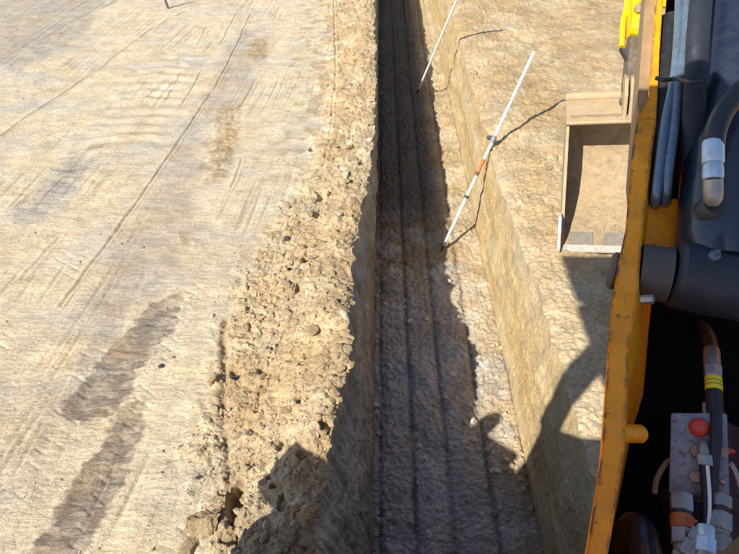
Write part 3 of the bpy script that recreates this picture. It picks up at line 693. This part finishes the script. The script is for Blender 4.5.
tag(bpy.data.objects['wooden_stake'], 'thin dark stake standing in the packed ground at the top edge', 'stake')

# ================================================================== EXCAVATOR
ROOT = Vector((0.55, -0.9, 0.0))
ex = bpy.data.objects.new('excavator', None); COL.objects.link(ex); ex.location = ROOT
tag(ex, 'yellow tracked excavator with dark hydraulic boom cylinder and dusty bucket beside the trench', 'excavator')

# boom axes
pA = P(597, 554, 1.08); pB = P(660, 0, 1.72)
e1 = (pB - pA).normalized(); e2 = e1.cross(Vector((0, 0, 1))).normalized(); e3 = e2.cross(e1).normalized()
WEB = Vector((0.125, -0.030, -0.36))
def web_at(y_):
    return Vector((float(np.interp(y_, [230, 300, 345, 450, 554, 720], [.13, .125, .11, .072, .055, .05])), -.03, -.36))
def strip_solid(name, rows, web, mat, parent, off=Vector((0, 0, 0)), flip=1, bevel=.004):
    bm = bmesh.new(); rings = []
    for xl_, xr_, y_, d_ in rows:
        a = P(xl_, y_, d_) + off; b = P(xr_, y_, d_) + off
        w_ = web_at(y_) if web == 'row' else web
        rings.append([bm.verts.new(p) for p in (a, b, b + w_, a + w_)])
    for p, q in zip(rings[:-1], rings[1:]):
        for k in range(4): bm.faces.new((p[k], p[(k + 1) % 4], q[(k + 1) % 4], q[k]))
    bm.faces.new(rings[0][::-1]); bm.faces.new(rings[-1])
    return bm_obj(name, bm, mat, parent, False, bevel)
rows_low = [(560, 584, 720, .95), (586, 608, 554, 1.08), (602, 624, 450, 1.18), (608, 628.5, 345, 1.29), (612, 637, 300, 1.34), (618, 640, 262, 1.385), (625, 642, 230, 1.42), (633, 653, 140, 1.53), (637, 656.5, 118, 1.558)]
rows_up = [(637, 656.5, 117.5, 1.560), (648, 657.5, 100, 1.585), (652, 659.5, 55, 1.645), (656, 663, 0, 1.72), (666, 672, -120, 1.90)]
strip_solid('boom_side_plate', rows_low, 'row', 'yellow', ex)
strip_solid('boom_side_plate', rows_up, Vector((0.10, -.02, -.40)), 'yellow', ex, bevel=.002)
strip_solid('boom_flange', [(640, 641.5, 127, 1.585), (637.5, 647.5, 104, 1.61), (641, 651.6, 55, 1.68), (645, 655.6, 0, 1.755), (655, 666, -120, 1.94)], Vector((0.06, 0, -.30)), 'flange', ex, bevel=.003)
offr = e2 * 0.66
strip_solid('boom_side_plate', rows_low, Vector((-.12, .03, -.36)), 'yellow', ex, offr)
strip_solid('boom_side_plate', rows_up, Vector((-.10, .02, -.40)), 'yellow', ex, offr)
# pan closing the channel below, black to carry its deep shade
bm = bmesh.new(); ra = []; rb = []
for xl_, xr_, y_, d_ in rows_low + rows_up[1:]:
    a = P(xr_, y_, d_) + web_at(y_) * .96 - e2 * .02; b = P(xr_, y_, d_) + offr + Vector((-.12, .03, -.34))
    ra.append(bm.verts.new(a)); rb.append(bm.verts.new(b))
for i in range(len(ra) - 1): bm.faces.new((ra[i], rb[i], rb[i + 1], ra[i + 1]))
gm = bmesh.ops.extrude_face_region(bm, geom=bm.faces[:]); bmesh.ops.translate(bm, vec=-e3 * .02, verts=[v for v in gm['geom'] if isinstance(v, bmesh.types.BMVert)])
bm_obj('boom_pan', bm, 'void', ex)
# cross plate and lug inside the channel
hull8('cross_plate', [P(638, 198, 1.53), P(690, 198, 1.53), P(690, 262, 1.46), P(640, 262, 1.46)], [p - e3 * .02 for p in (P(638, 198, 1.53), P(690, 198, 1.53), P(690, 262, 1.46), P(640, 262, 1.46))], 'yellow', ex)
lug = turned('lug', P(612, 433, 1.25), P(643, 434, 1.27), [(0, .021), (.92, .021), (1, .017)], 'yellow', ex, 14)
turned('lug_pin', P(640, 434, 1.262), P(644, 434, 1.266), [(0, .010), (1, .008)], 'greasy', lug, 10)

# boom adjusting cylinder
cA = P(722, 283, 1.37); cB = P(733, 0, 1.72); cax = (cB - cA).normalized()
top_c = cA + cax * 1.5
cyl = turned('boom_cylinder', cA + cax * .045, top_c, [(0, .085), (.04, .108), (.995, .108), (1, .10)], 'blackpaint', ex, 48)
eye = turned('cylinder_eye', cA - e2 * .105, cA + e2 * .115, [(0, .082), (.03, .086), (.97, .086), (1, .082)], 'casting', ex, 40)
turned('weld_seam', cA - e2 * .117, cA - e2 * .100, [(0, .066), (.3, .078), (.7, .085), (1, .085)], 'casting', eye, 40)
grn = P(716, 254, 1.30)
turned('grease_nipple', grn + e3 * -.02, grn + e3 * .012, [(0, .013), (.5, .013), (.55, .008), (1, .006)], 'hose_steel', eye, 10)
turned('pin_boss', cA - e2 * .188 - e3 * .02, cA - e2 * .118 - e3 * .012, [(0, .068), (.05, .070), (.95, .070), (1, .072)], 'boss', ex, 32)
pe = P(615, 271, 1.47)
turned('pin', pe - e2 * .012, pe + e2 * .03, [(0, .044), (.1, .05), (1, .05)], 'greasy', ex, 24)
bolt = P(648, 299, 1.31)
hexnut('pin_bolt', bolt - e2 * .012 - e3 * .01, bolt + e2 * .012 + e3 * .004, .011, 'zinc', ex)
turned('cylinder_rod', top_c, top_c + cax * .7, [(0, .045), (1, .045)], 'zinc', ex, 24)

# hoses over the cylinder
hz = tube('hydraulic_hose', [P(800, 62, 1.40), P(768, 72, 1.375), P(743, 89, 1.36), (P(725, 110, 1.36)), P(716, 130, 1.352), P(713, 150, 1.345)], .0245, 'rubber', ex, 20)
turned('crimp_sleeve', P(713, 142, 1.348), P(713, 164, 1.335), [(0, .0235), (.06, .0245), (.94, .0245), (1, .022)], 'sleeve', hz, 24)
turned('crimp_collar', P(713, 164, 1.335), P(713, 180, 1.325), [(0, .020), (.15, .0225), (.8, .0235), (1, .020)], 'sleeve', hz, 24)
turned('hose_end', P(713, 179, 1.325), P(713, 206, 1.335), [(0, .0215), (.5, .0225), (.8, .021), (1, .012)], 'zinc', hz, 24)
pw = P(714, 206, 1.352)
turned('port_weld', pw - e3 * .03, pw + e3 * .008, [(0, .036), (.7, .034), (1, .026)], 'greasy', cyl, 20)
tube('thin_hose', [P(681, -60, 1.74), P(679.5, 0, 1.66), P(677.5, 45, 1.60), P(674, 80, 1.565), P(666, 120, 1.53), P(660, 165, 1.485), P(656, 196, 1.475), P(655, 208, 1.54)], .0128, 'hose_steel', ex, 14)
tube('thin_hose', [P(691, -60, 1.72), P(687, 0, 1.645), P(684, 45, 1.59), P(679, 82, 1.55), P(675, 120, 1.52), P(669, 165, 1.475), P(666, 194, 1.475), P(665, 206, 1.54)], .0128, 'hose_steel', ex, 14)
tube('thin_hose', [P(697, -60, 1.70), P(692, 0, 1.63), P(688, 24, 1.605), P(682, 60, 1.60), P(676, 90, 1.61)], .011, 'hose_steel', ex, 12)
tube('hose_sleeve', [P(672, 20, 1.75), P(664, 90, 1.65), P(661, 150, 1.56), P(660, 192, 1.525), P(660, 204, 1.515)], [.035, .035, .035, .034, .024], 'rubber', ex, 18)
bm = bmesh.new(); sweep(bm, catmull([P(706, -60, 1.60), P(701, 0, 1.535), P(698, 40, 1.50), P(696, 80, 1.50), P(694, 112, 1.50), P(692, 150, 1.52), P(690, 185, 1.54)], 8), .036, 18, True, .75); bm_obj('wide_hose', bm, 'sheath', ex, True)
tie = tube('hose_tie', [P(656, 78, 1.54), P(664, 80, 1.525), P(676, 79, 1.515), P(690, 82, 1.43), P(704, 81, 1.425)], .0055, 'rubber', ex, 8)

# second cylinder, valve block and its fittings, down inside the channel
turned('lift_cylinder', P(703, 660, 1.24), P(700, 430, 1.56), [(0, .105), (.02, .112), (.97, .112), (1, .09)], 'blackpaint', ex, 36)
turned('clamp_band', P(701.5, 520, 1.415), P(701.2, 505, 1.437), [(0, .113), (.1, .117), (.9, .117), (1, .113)], 'greasy', ex, 36)
_c = P(699, 454, 1.25); _n = (CAM - _c).normalized(); _n = (_n + e1 * .10 - e2 * .03).normalized()
def blk_d(px, py):
    q = P(px, py, 1.0) - CAM; return (_c - CAM).dot(_n) / q.dot(_n)
fr4 = [P(a_, b_, blk_d(a_, b_)) for a_, b_ in ((671, 413), (727, 413), (729.5, 496), (669, 493))]
nb = (fr4[1] - fr4[0]).cross(fr4[3] - fr4[0]).normalized()
if nb.dot(CAM - fr4[0]) < 0: nb = -nb
blk = hull8('valve_block', fr4, [p - nb * .09 for p in fr4], 'block', ex, .003)
def on_blk(px, py, h=0.0):
    return P(px, py, blk_d(px, py)) + nb * h
c = on_blk(699, 428); turned('red_cap', c - nb * .004, c + nb * .026, [(0, .0205), (.55, .0205), (.75, .019), (1, .010)], 'red', blk, 28)
for px, py, rr in ((697, 452, .014), (722, 453, .0135), (696, 477, .0145), (723, 482, .006), (674, 420, .005), (675, 486, .005)):
    c = on_blk(px, py); hexnut('block_bolt', c - nb * .003, c + nb * .013, rr, 'zinc', blk)
c = on_blk(733, 450, -.03); turned('red_plug', c - e2 * .02, c + e2 * .004, [(0, .006), (.6, .006), (1, .004)], 'red', blk, 14)
tube('block_bracket', [on_blk(670, 459, -.02), on_blk(664, 464, -.025), on_blk(656, 478, -.03), on_blk(653, 492, -.04)], .0065, 'zinc', ex, 8)
tube('block_bracket', [on_blk(729, 462, -.02), on_blk(733, 466, -.025), on_blk(739, 480, -.03), on_blk(742, 494, -.04)], .0065, 'zinc', ex, 8)
# hose that enters the block from above
h2 = tube('feed_hose', [P(700, 326, 1.62), P(706, 332, 1.50), P(711, 345, 1.42), P(712.5, 360, 1.37), P(713, 372, 1.345), P(714, 392, 1.315), P(714.5, 417, 1.28)], .0165, 'rubber', ex, 18)
hexnut('hose_nut', P(712.5, 366, 1.352), P(713, 378, 1.334), .0205, 'zinc', h2)
turned('hose_ferrule', P(711.5, 350, 1.392), P(712.4, 367, 1.352), [(0, .0175), (.1, .019), (.9, .019), (1, .0175)], 'zinc', h2, 18)
lb = turned('hose_label', P(713.3, 378, 1.333), P(714, 391, 1.315), [(0, .0182), (.02, .0185), (.98, .0185), (1, .0182)], 'label', h2, 24)
for t0_ in (.30, .58): turned('label_print', P(713.3, 378, 1.333).lerp(P(714, 391, 1.315), t0_), P(713.3, 378, 1.333).lerp(P(714, 391, 1.315), t0_ + .10), [(0, .0187), (1, .0187)], 'print', h2, 24)
turned('black_sleeve', P(714, 392, 1.315), P(714.6, 416, 1.282), [(0, .0185), (.9, .0190), (1, .0175)], 'rubber', h2, 22)
hexnut('hose_fitting', P(707, 404, 1.31), P(708, 415, 1.29), .012, 'zinc', h2)
# elbow and striped hose on the block face
c = on_blk(704, 452, .026)
tube('elbow_fitting', [on_blk(704, 446, 0), on_blk(703.5, 447, .02), on_blk(704, 455, .03), on_blk(705, 466, .030)], .0125, 'zinc', blk, 14)
hexnut('elbow_nut', on_blk(704.3, 456, .03), on_blk(705, 467, .030), .0165, 'zinc', blk)
sh = tube('pilot_hose', [on_blk(705, 465, .030), on_blk(707, 490, .034), on_blk(707.5, 510, .04), on_blk(706, 530, .045), on_blk(705, 545, .045)], .0115, 'rubber', ex, 14)
tube('white_stripe', [on_blk(707, 466, .0375), on_blk(709, 490, .0415), on_blk(709.5, 510, .0475), on_blk(708, 528, .0525)], .0048, 'white', sh, 8)
tube('black_line', [P(716, 412, 1.26), on_blk(716, 440, .02), on_blk(713, 470, .022), on_blk(711, 500, .018), on_blk(711, 520, .0)], .012, 'rubber', ex, 14)
def stack(x0, y0, d0, items, x1, y1, d1):
    a = P(x0, y0, d0); b = P(x1, y1, d1)
    for t0, t1_, rr, kind, mat, nm in items:
        (hexnut if kind == 'h' else lambda n, p, q, r_, m_, par: turned(n, p, q, [(0, r_ * .94), (.12, r_), (.88, r_), (1, r_ * .94)], m_, par, 20))(nm, a.lerp(b, t0), a.lerp(b, t1_), rr, mat, ex)
stack(681, 494, 1.19, [(0, .22, .0235, 'h', 'zinc', 'hex_fitting'), (.22, .27, .018, 'c', 'greasy', 'fitting_collar'), (.27, .43, .0225, 'c', 'orange', 'orange_ring'), (.43, .62, .0245, 'h', 'zinc', 'hex_fitting'), (.62, .70, .019, 'c', 'zinc', 'fitting_collar'), (.70, 1.0, .0245, 'h', 'zinc', 'hex_fitting')], 685, 580, 1.09)
hull8('orange_tab', [P(687, 517, 1.135), P(698, 520, 1.13), P(698, 523, 1.13), P(687, 524, 1.135)], [P(687, 517, 1.145), P(698, 520, 1.14), P(698, 523, 1.14), P(687, 524, 1.145)], 'orange', ex, .001)
stack(721, 496, 1.19, [(0, .16, .0215, 'h', 'zinc', 'hex_fitting'), (.16, .22, .017, 'c', 'greasy', 'fitting_collar'), (.22, .44, .0225, 'h', 'zinc', 'hex_fitting'), (.44, .50, .018, 'c', 'zinc', 'fitting_collar'), (.50, .72, .0220, 'h', 'zinc', 'hex_fitting'), (.72, 1.0, .0225, 'h', 'zinc', 'hex_fitting')], 719, 580, 1.09)
stack(706, 526, 1.06, [(0, .35, .0155, 'c', 'sleeve', 'hose_ferrule'), (.35, .8, .0185, 'h', 'sleeve', 'hex_fitting'), (.8, 1.2, .0165, 'c', 'zinc', 'fitting_collar')], 705, 560, 1.03)
stack(699, 530, 1.11, [(0, .45, .0145, 'h', 'zinc', 'elbow_fitting'), (.45, 1.0, .017, 'h', 'zinc', 'elbow_fitting')], 686, 556, 1.09)
tube('drain_hose', [P(690, 600, 1.22), P(655, 572, 1.22), P(645, 548, 1.23), P(640, 530, 1.26), P(632, 528, 1.30), P(622, 545, 1.34)], .033, 'blackpaint', ex, 18)

# upper boom, stick, linkage
bt = pB + e2 * .25
def beam(name, a, b, w, h0, h1, mat, parent, side=e2, bevel=.02):
    a = Vector(a); b = Vector(b); ax_ = (b - a).normalized(); up = side.cross(ax_).normalized()
    fa = [a + side * sx * w / 2 + up * sz * h0 / 2 for sx, sz in ((-1, -1), (1, -1), (1, 1), (-1, 1))]
    fb = [b + side * sx * w / 2 + up * sz * h1 / 2 for sx, sz in ((-1, -1), (1, -1), (1, 1), (-1, 1))]
    return hull8(name, fa, fb, mat, parent, bevel)
hz_dir = Vector((e1.x, e1.y, 0)).normalized()
BK = Vector((1.93, 3.85, 0.0))                                # bucket centre on the ground
side = Vector((0.985, -0.17, 0)).normalized(); fwd = Vector((0.17, 0.985, 0))
tip = BK + fwd * .55 + Vector((0, 0, 3.35))
mid = P(690, -120, 1.95)
beam('upper_boom', mid + e1 * .05 + e2 * .1, tip - fwd * .15, .34, .38, .34, 'yellow', ex)
stick_end = P(642, 20, 4.18) + side * .05
beam('stick', tip + Vector((0, 0, .25)), stick_end + Vector((0, 0, .12)), .24, .34, .24, 'yellow_sunlit', ex, side)

turned('stick_pin', stick_end - side * .10, stick_end + side * .165, [(0, .040), (.03, .045), (.97, .045), (1, .04)], 'rust', ex, 20)
a = P(625, -15, 4.30); b = P(623, 22, 4.22); c = P(622, 47, 4.16)
tube('guard_bar', [a, P(627, 5, 4.26), b, c], .021, 'yellow_sunlit', ex, 10)
# bucket linkage
def link(name, p, q, w, th, mat):
    p = Vector(p); q = Vector(q); ax_ = (q - p).normalized(); n = side.cross(ax_).normalized(); prof_ = []
    for k in range(9):
        t = math.pi * k / 8; prof_.append(p - ax_ * math.sin(t) * w + n * math.cos(t) * w)
    for k in range(9):
        t = math.pi * k / 8; prof_.append(q + ax_ * math.sin(t) * w - n * math.cos(t) * w)
    return hull8(name, [v - side * th / 2 for v in prof_], [v + side * th / 2 for v in prof_], mat, ex, .004)
link('stick_tip', P(640, 0, 4.22), P(640, 26, 4.18), .10, .17, 'yellow_sunlit')
turned('stick_tip_pin', P(639, 8, 4.06), P(639, 8, 4.12), [(0, .028), (.3, .034), (1, .034)], 'flange', ex, 16)
link('link_arm', P(632, 44, 4.12), P(628, 84, 4.08), .06, .06, 'rust')
link('link_arm', P(640, 46, 4.09), P(634, 76, 4.06), .028, .05, 'greasy')
link('link_arm', P(644, 40, 4.15), P(640, 84, 4.10), .04, .05, 'rust')
link('link_arm', P(624, 52, 4.10), P(636, 72, 4.09), .030, .04, 'greasy')
link('link_arm', P(662, 40, 4.15), P(660, 84, 4.10), .05, .05, 'rust')
beam('coupler', P(626, 80, 4.16), P(690, 80, 4.16), .12, .16, .16, 'bucket', ex, fwd, .01)
turned('coupler_pin', P(620, 101, 4.12), P(690, 99, 4.12), [(0, .020), (1, .020)], 'rust', ex, 16)

# bucket: lip towards the camera on the ground
bw = 1.04
BL = P(562.5, 246, 1.0); bl = G(563, 247, .03); LIP = Vector((bl[0], bl[1], .03))
bside = (P(563, 247, 1) - CAM).cross(P(567, 97, 1) - CAM).normalized()
if bside.x < 0: bside = -bside
bside = (bside * .8 + side * .2).normalized()
bfwd = Vector((-bside.y, bside.x, 0)).normalized(); bup = bside.cross(bfwd).normalized()
LIP = LIP + Vector((0, 0, .0))
def B(s, f, z): return LIP + bside * s + bfwd * f + bup * z
shell = [(0.0, 0.0), (.18, .012), (.36, .055), (.54, .14), (.68, .28), (.765, .44), (.78, .60), (.74, .72), (.66, .785), (.52, .80)]
th = .022
bk = None
bm = bmesh.new(); inn = []; out = []
for i, (f, z) in enumerate(shell):
    p0 = shell[max(i - 1, 0)]; p1 = shell[min(i + 1, len(shell) - 1)]
    tx, tz = p1[0] - p0[0], p1[1] - p0[1]; l = math.hypot(tx, tz); nx, nz = tz / l, -tx / l
    inn.append([bm.verts.new(B(s, f, z)) for s in (0.0, bw)]); out.append([bm.verts.new(B(s, f + nx * th, z + nz * th)) for s in (0.0, bw)])
for i in range(len(shell) - 1):
    bm.faces.new((inn[i][0], inn[i][1], inn[i + 1][1], inn[i + 1][0])); bm.faces.new((out[i][0], out[i + 1][0], out[i + 1][1], out[i][1]))
    for s in (0, 1): bm.faces.new((inn[i][s], inn[i + 1][s], out[i + 1][s], out[i][s]))
for i in (0, -1): bm.faces.new((inn[i][0], out[i][0], out[i][1], inn[i][1]))
bk = bm_obj('bucket', bm, 'bucket_in', ex, True)
bk['label'] = 'dusty tan digging bucket resting on the ground right of the trench'
mouth = [(0.0, 0.0), (.10, .16), (.25, .40), (.40, .64), (.50, .80)]
sideprof = mouth + [(f, z) for f, z in shell[::-1][:-1]]
for s0, s1 in ((-.022, -.0005), (bw + .0005, bw + .022)):
    hull8('side_plate', [B(s0, f + .001, z + (.012 if 0.45 < f < .7 and z > .75 else 0)) for f, z in sideprof], [B(s1, f + .001, z + (.012 if 0.45 < f < .7 and z > .75 else 0)) for f, z in sideprof], 'bucket', bk, .003)
# top plate with its raised rib
hull8('top_plate', [B(-.026, .475, .805), B(bw + .026, .475, .805), B(bw + .026, .80, .845), B(-.026, .80, .845)], [B(-.026, .475, .775), B(bw + .026, .475, .775), B(bw + .026, .80, .785), B(-.026, .80, .785)], 'bucket', bk, .005)
turned('top_tube', B(-.03, .80, .855), B(bw + .03, .80, .855), [(0, .030), (.005, .034), (.995, .034), (1, .030)], 'bucket', bk, 20)
turned('lip_rib', B(-.026, .478, .798), B(bw + .026, .478, .798), [(0, .016), (1, .016)], 'bucket', bk, 12)
for s0 in (.36, .40, .68, .72):
    pr = [(.50, .80), (.80, .86), (.80, .96), (.74, 1.04), (.64, 1.05), (.55, .96)]
    hull8('ear', [B(s0, f, z) for f, z in pr], [B(s0 + .025, f, z) for f, z in pr], 'bucket', bk, .006)
# cutting edge, side cutters and wear patches
hull8('cutting_edge', [B(-.03, -.035, -.006), B(bw + .03, -.035, -.006), B(bw + .03, .022, .012), B(-.03, .022, .012)], [B(-.03, -.035, -.022), B(bw + .03, -.035, -.022), B(bw + .03, .022, -.022), B(-.03, .022, -.022)], 'worn_steel', bk, .002)
for s0, s1 in ((-.045, -.023), (bw + .023, bw + .045)):
    pr = [(-.07, -.02), (-.075, .03), (-.01, .16), (.06, .24), (.12, .24), (.14, .02), (.10, -.02)]
    hull8('side_cutter', [B(s0, f, z) for f, z in pr], [B(s1, f, z) for f, z in pr], 'worn_steel', bk, .003)
c = B(-.05, .10, .19)
turned('cutter_bolt', c, c + bside * .04, [(0, .016), (.6, .016), (1, .012)], 'zinc', bk, 10)
for s0, s1 in ((.05, .22), (.30, .47), (.56, .74), (.82, .99)):
    hull8('wear_patch', [B(s0, .03, .012), B(s1, .03, .012), B(s1, .17, .026), B(s0, .17, .026)], [B(s0, .03, .000), B(s1, .03, .000), B(s1, .17, .006), B(s0, .17, .006)], 'grey_wear', bk, .004)

# crumbs left in the bucket
n_ = 260; ss = rng.uniform(.02, bw - .02, n_); ff = np.abs(rng.normal(.22, .16, n_)).clip(.03, .6); sz = np.interp(ff, [q[0] for q in shell[:6]], [q[1] for q in shell[:6]])
pp = np.array([B(a_, b_, c_ + .004)[:] for a_, b_, c_ in zip(ss, ff, sz)])
crumbs('soil_crumbs', pp[:, 0], pp[:, 1], pp[:, 2], rad(n_, .004, .018, 2.2), 'crumb', tv((.40, .30, .17), n_), 'dry soil crumbs left lying inside the dusty bucket', 'soil crumbs')

# upper structure, cab and tracks around and behind the camera
hs = box('deck', (-.94, -3.1, 1.02), (1.95, 0.30, 1.20), 'yellow', ex, .03)
box('engine_cover', (.36, -3.1, 1.21), (1.95, -.55, 2.05), 'yellow', ex, .06)
box('counterweight', (-.86, -3.5, 1.10), (1.95, -3.105, 2.05), 'track', ex, .08)
box('tank_box', (1.15, -.52, 1.21), (1.95, .04, 1.85), 'yellow', ex, .05)
cab_ = box('cab', (-.92, -1.55, 1.205), (.20, .10, 2.02), 'yellow', ex, .04)
box('cab_roof', (-1.10, -1.6, 3.02), (.24, .30, 3.12), 'yellow', cab_, .04)
box('shadow_visor', (-1.08, .31, 3.05), (.20, .80, 3.075), 'greasy', cab_, .008)  # unseen visor, added to throw shadow on the right bank
for (x0, y0, x1, y1) in ((-.95, -.04, -.80, .10), (.11, -.06, .20, .08), (-.92, -1.55, -.82, -1.45), (.10, -1.55, .20, -1.45), (-.92, -.85, -.85, -.76)):
    box('cab_pillar', (x0, y0, 2.022), (x1, y1, 3.018), 'greasy', cab_, .015)
hull8('shadow_panel', [Vector(p) for p in ((-.955, .09, 1.20), (-1.45, .42, 1.20), (-1.45, .42, 1.58), (-.955, .09, 1.58))], [Vector(p) for p in ((-.955, .13, 1.20), (-1.47, .455, 1.20), (-1.47, .455, 1.58), (-.955, .13, 1.58))], 'yellow', cab_, .01)  # panel added out of view, casts the shadow left of the trench
tube('shadow_mirror_arm', [(-.90, .09, 1.26), (-1.20, .20, 1.27), (-1.30, .22, 1.45), (-1.30, .22, 1.65)], .006, 'greasy', cab_, 10)
mpts = [(-1.31 + .085 * math.cos(k * math.pi / 8) * (1 + .2 * math.sin(k * math.pi / 8)), 1.72 + .15 * math.sin(k * math.pi / 8)) for k in range(16)]
hull8('shadow_mirror', [Vector((a_, .20, b_)) for a_, b_ in mpts], [Vector((a_, .24, b_)) for a_, b_ in mpts], 'greasy', cab_, .006)  # unseen mirror on its arm, shaped for a rounded shadow on the floor
turned('turntable', (.55, -1.4, .72), (.55, -1.4, 1.015), [(0, .55), (1, .55)], 'track', ex, 40)
box('undercarriage', (-.62, -2.2, .40), (1.72, -.6, .715), 'track', ex, .04)
for x0 in (-.88, 1.55):
    pr = []
    for k in range(13): t = -math.pi / 2 + math.pi * k / 12; pr.append((.42 + .42 * math.cos(t), .44 + .42 * math.sin(t)))
    for k in range(13): t = math.pi / 2 + math.pi * k / 12; pr.append((-2.9 + .42 * math.cos(t), .44 + .42 * math.sin(t)))
    tr = hull8('track', [Vector((x0, f, z)) for f, z in pr], [Vector((x0 + .50, f, z)) for f, z in pr], 'track', ex, .01)
    for k in range(17):
        yk = -2.85 + k * .18
        box('track_shoe', (x0 - .02, yk, .862), (x0 + .52, yk + .15, .895), 'track', tr, .006)
        box('track_shoe', (x0 - .02, yk, -.012), (x0 + .52, yk + .15, .018), 'track', tr, .006)
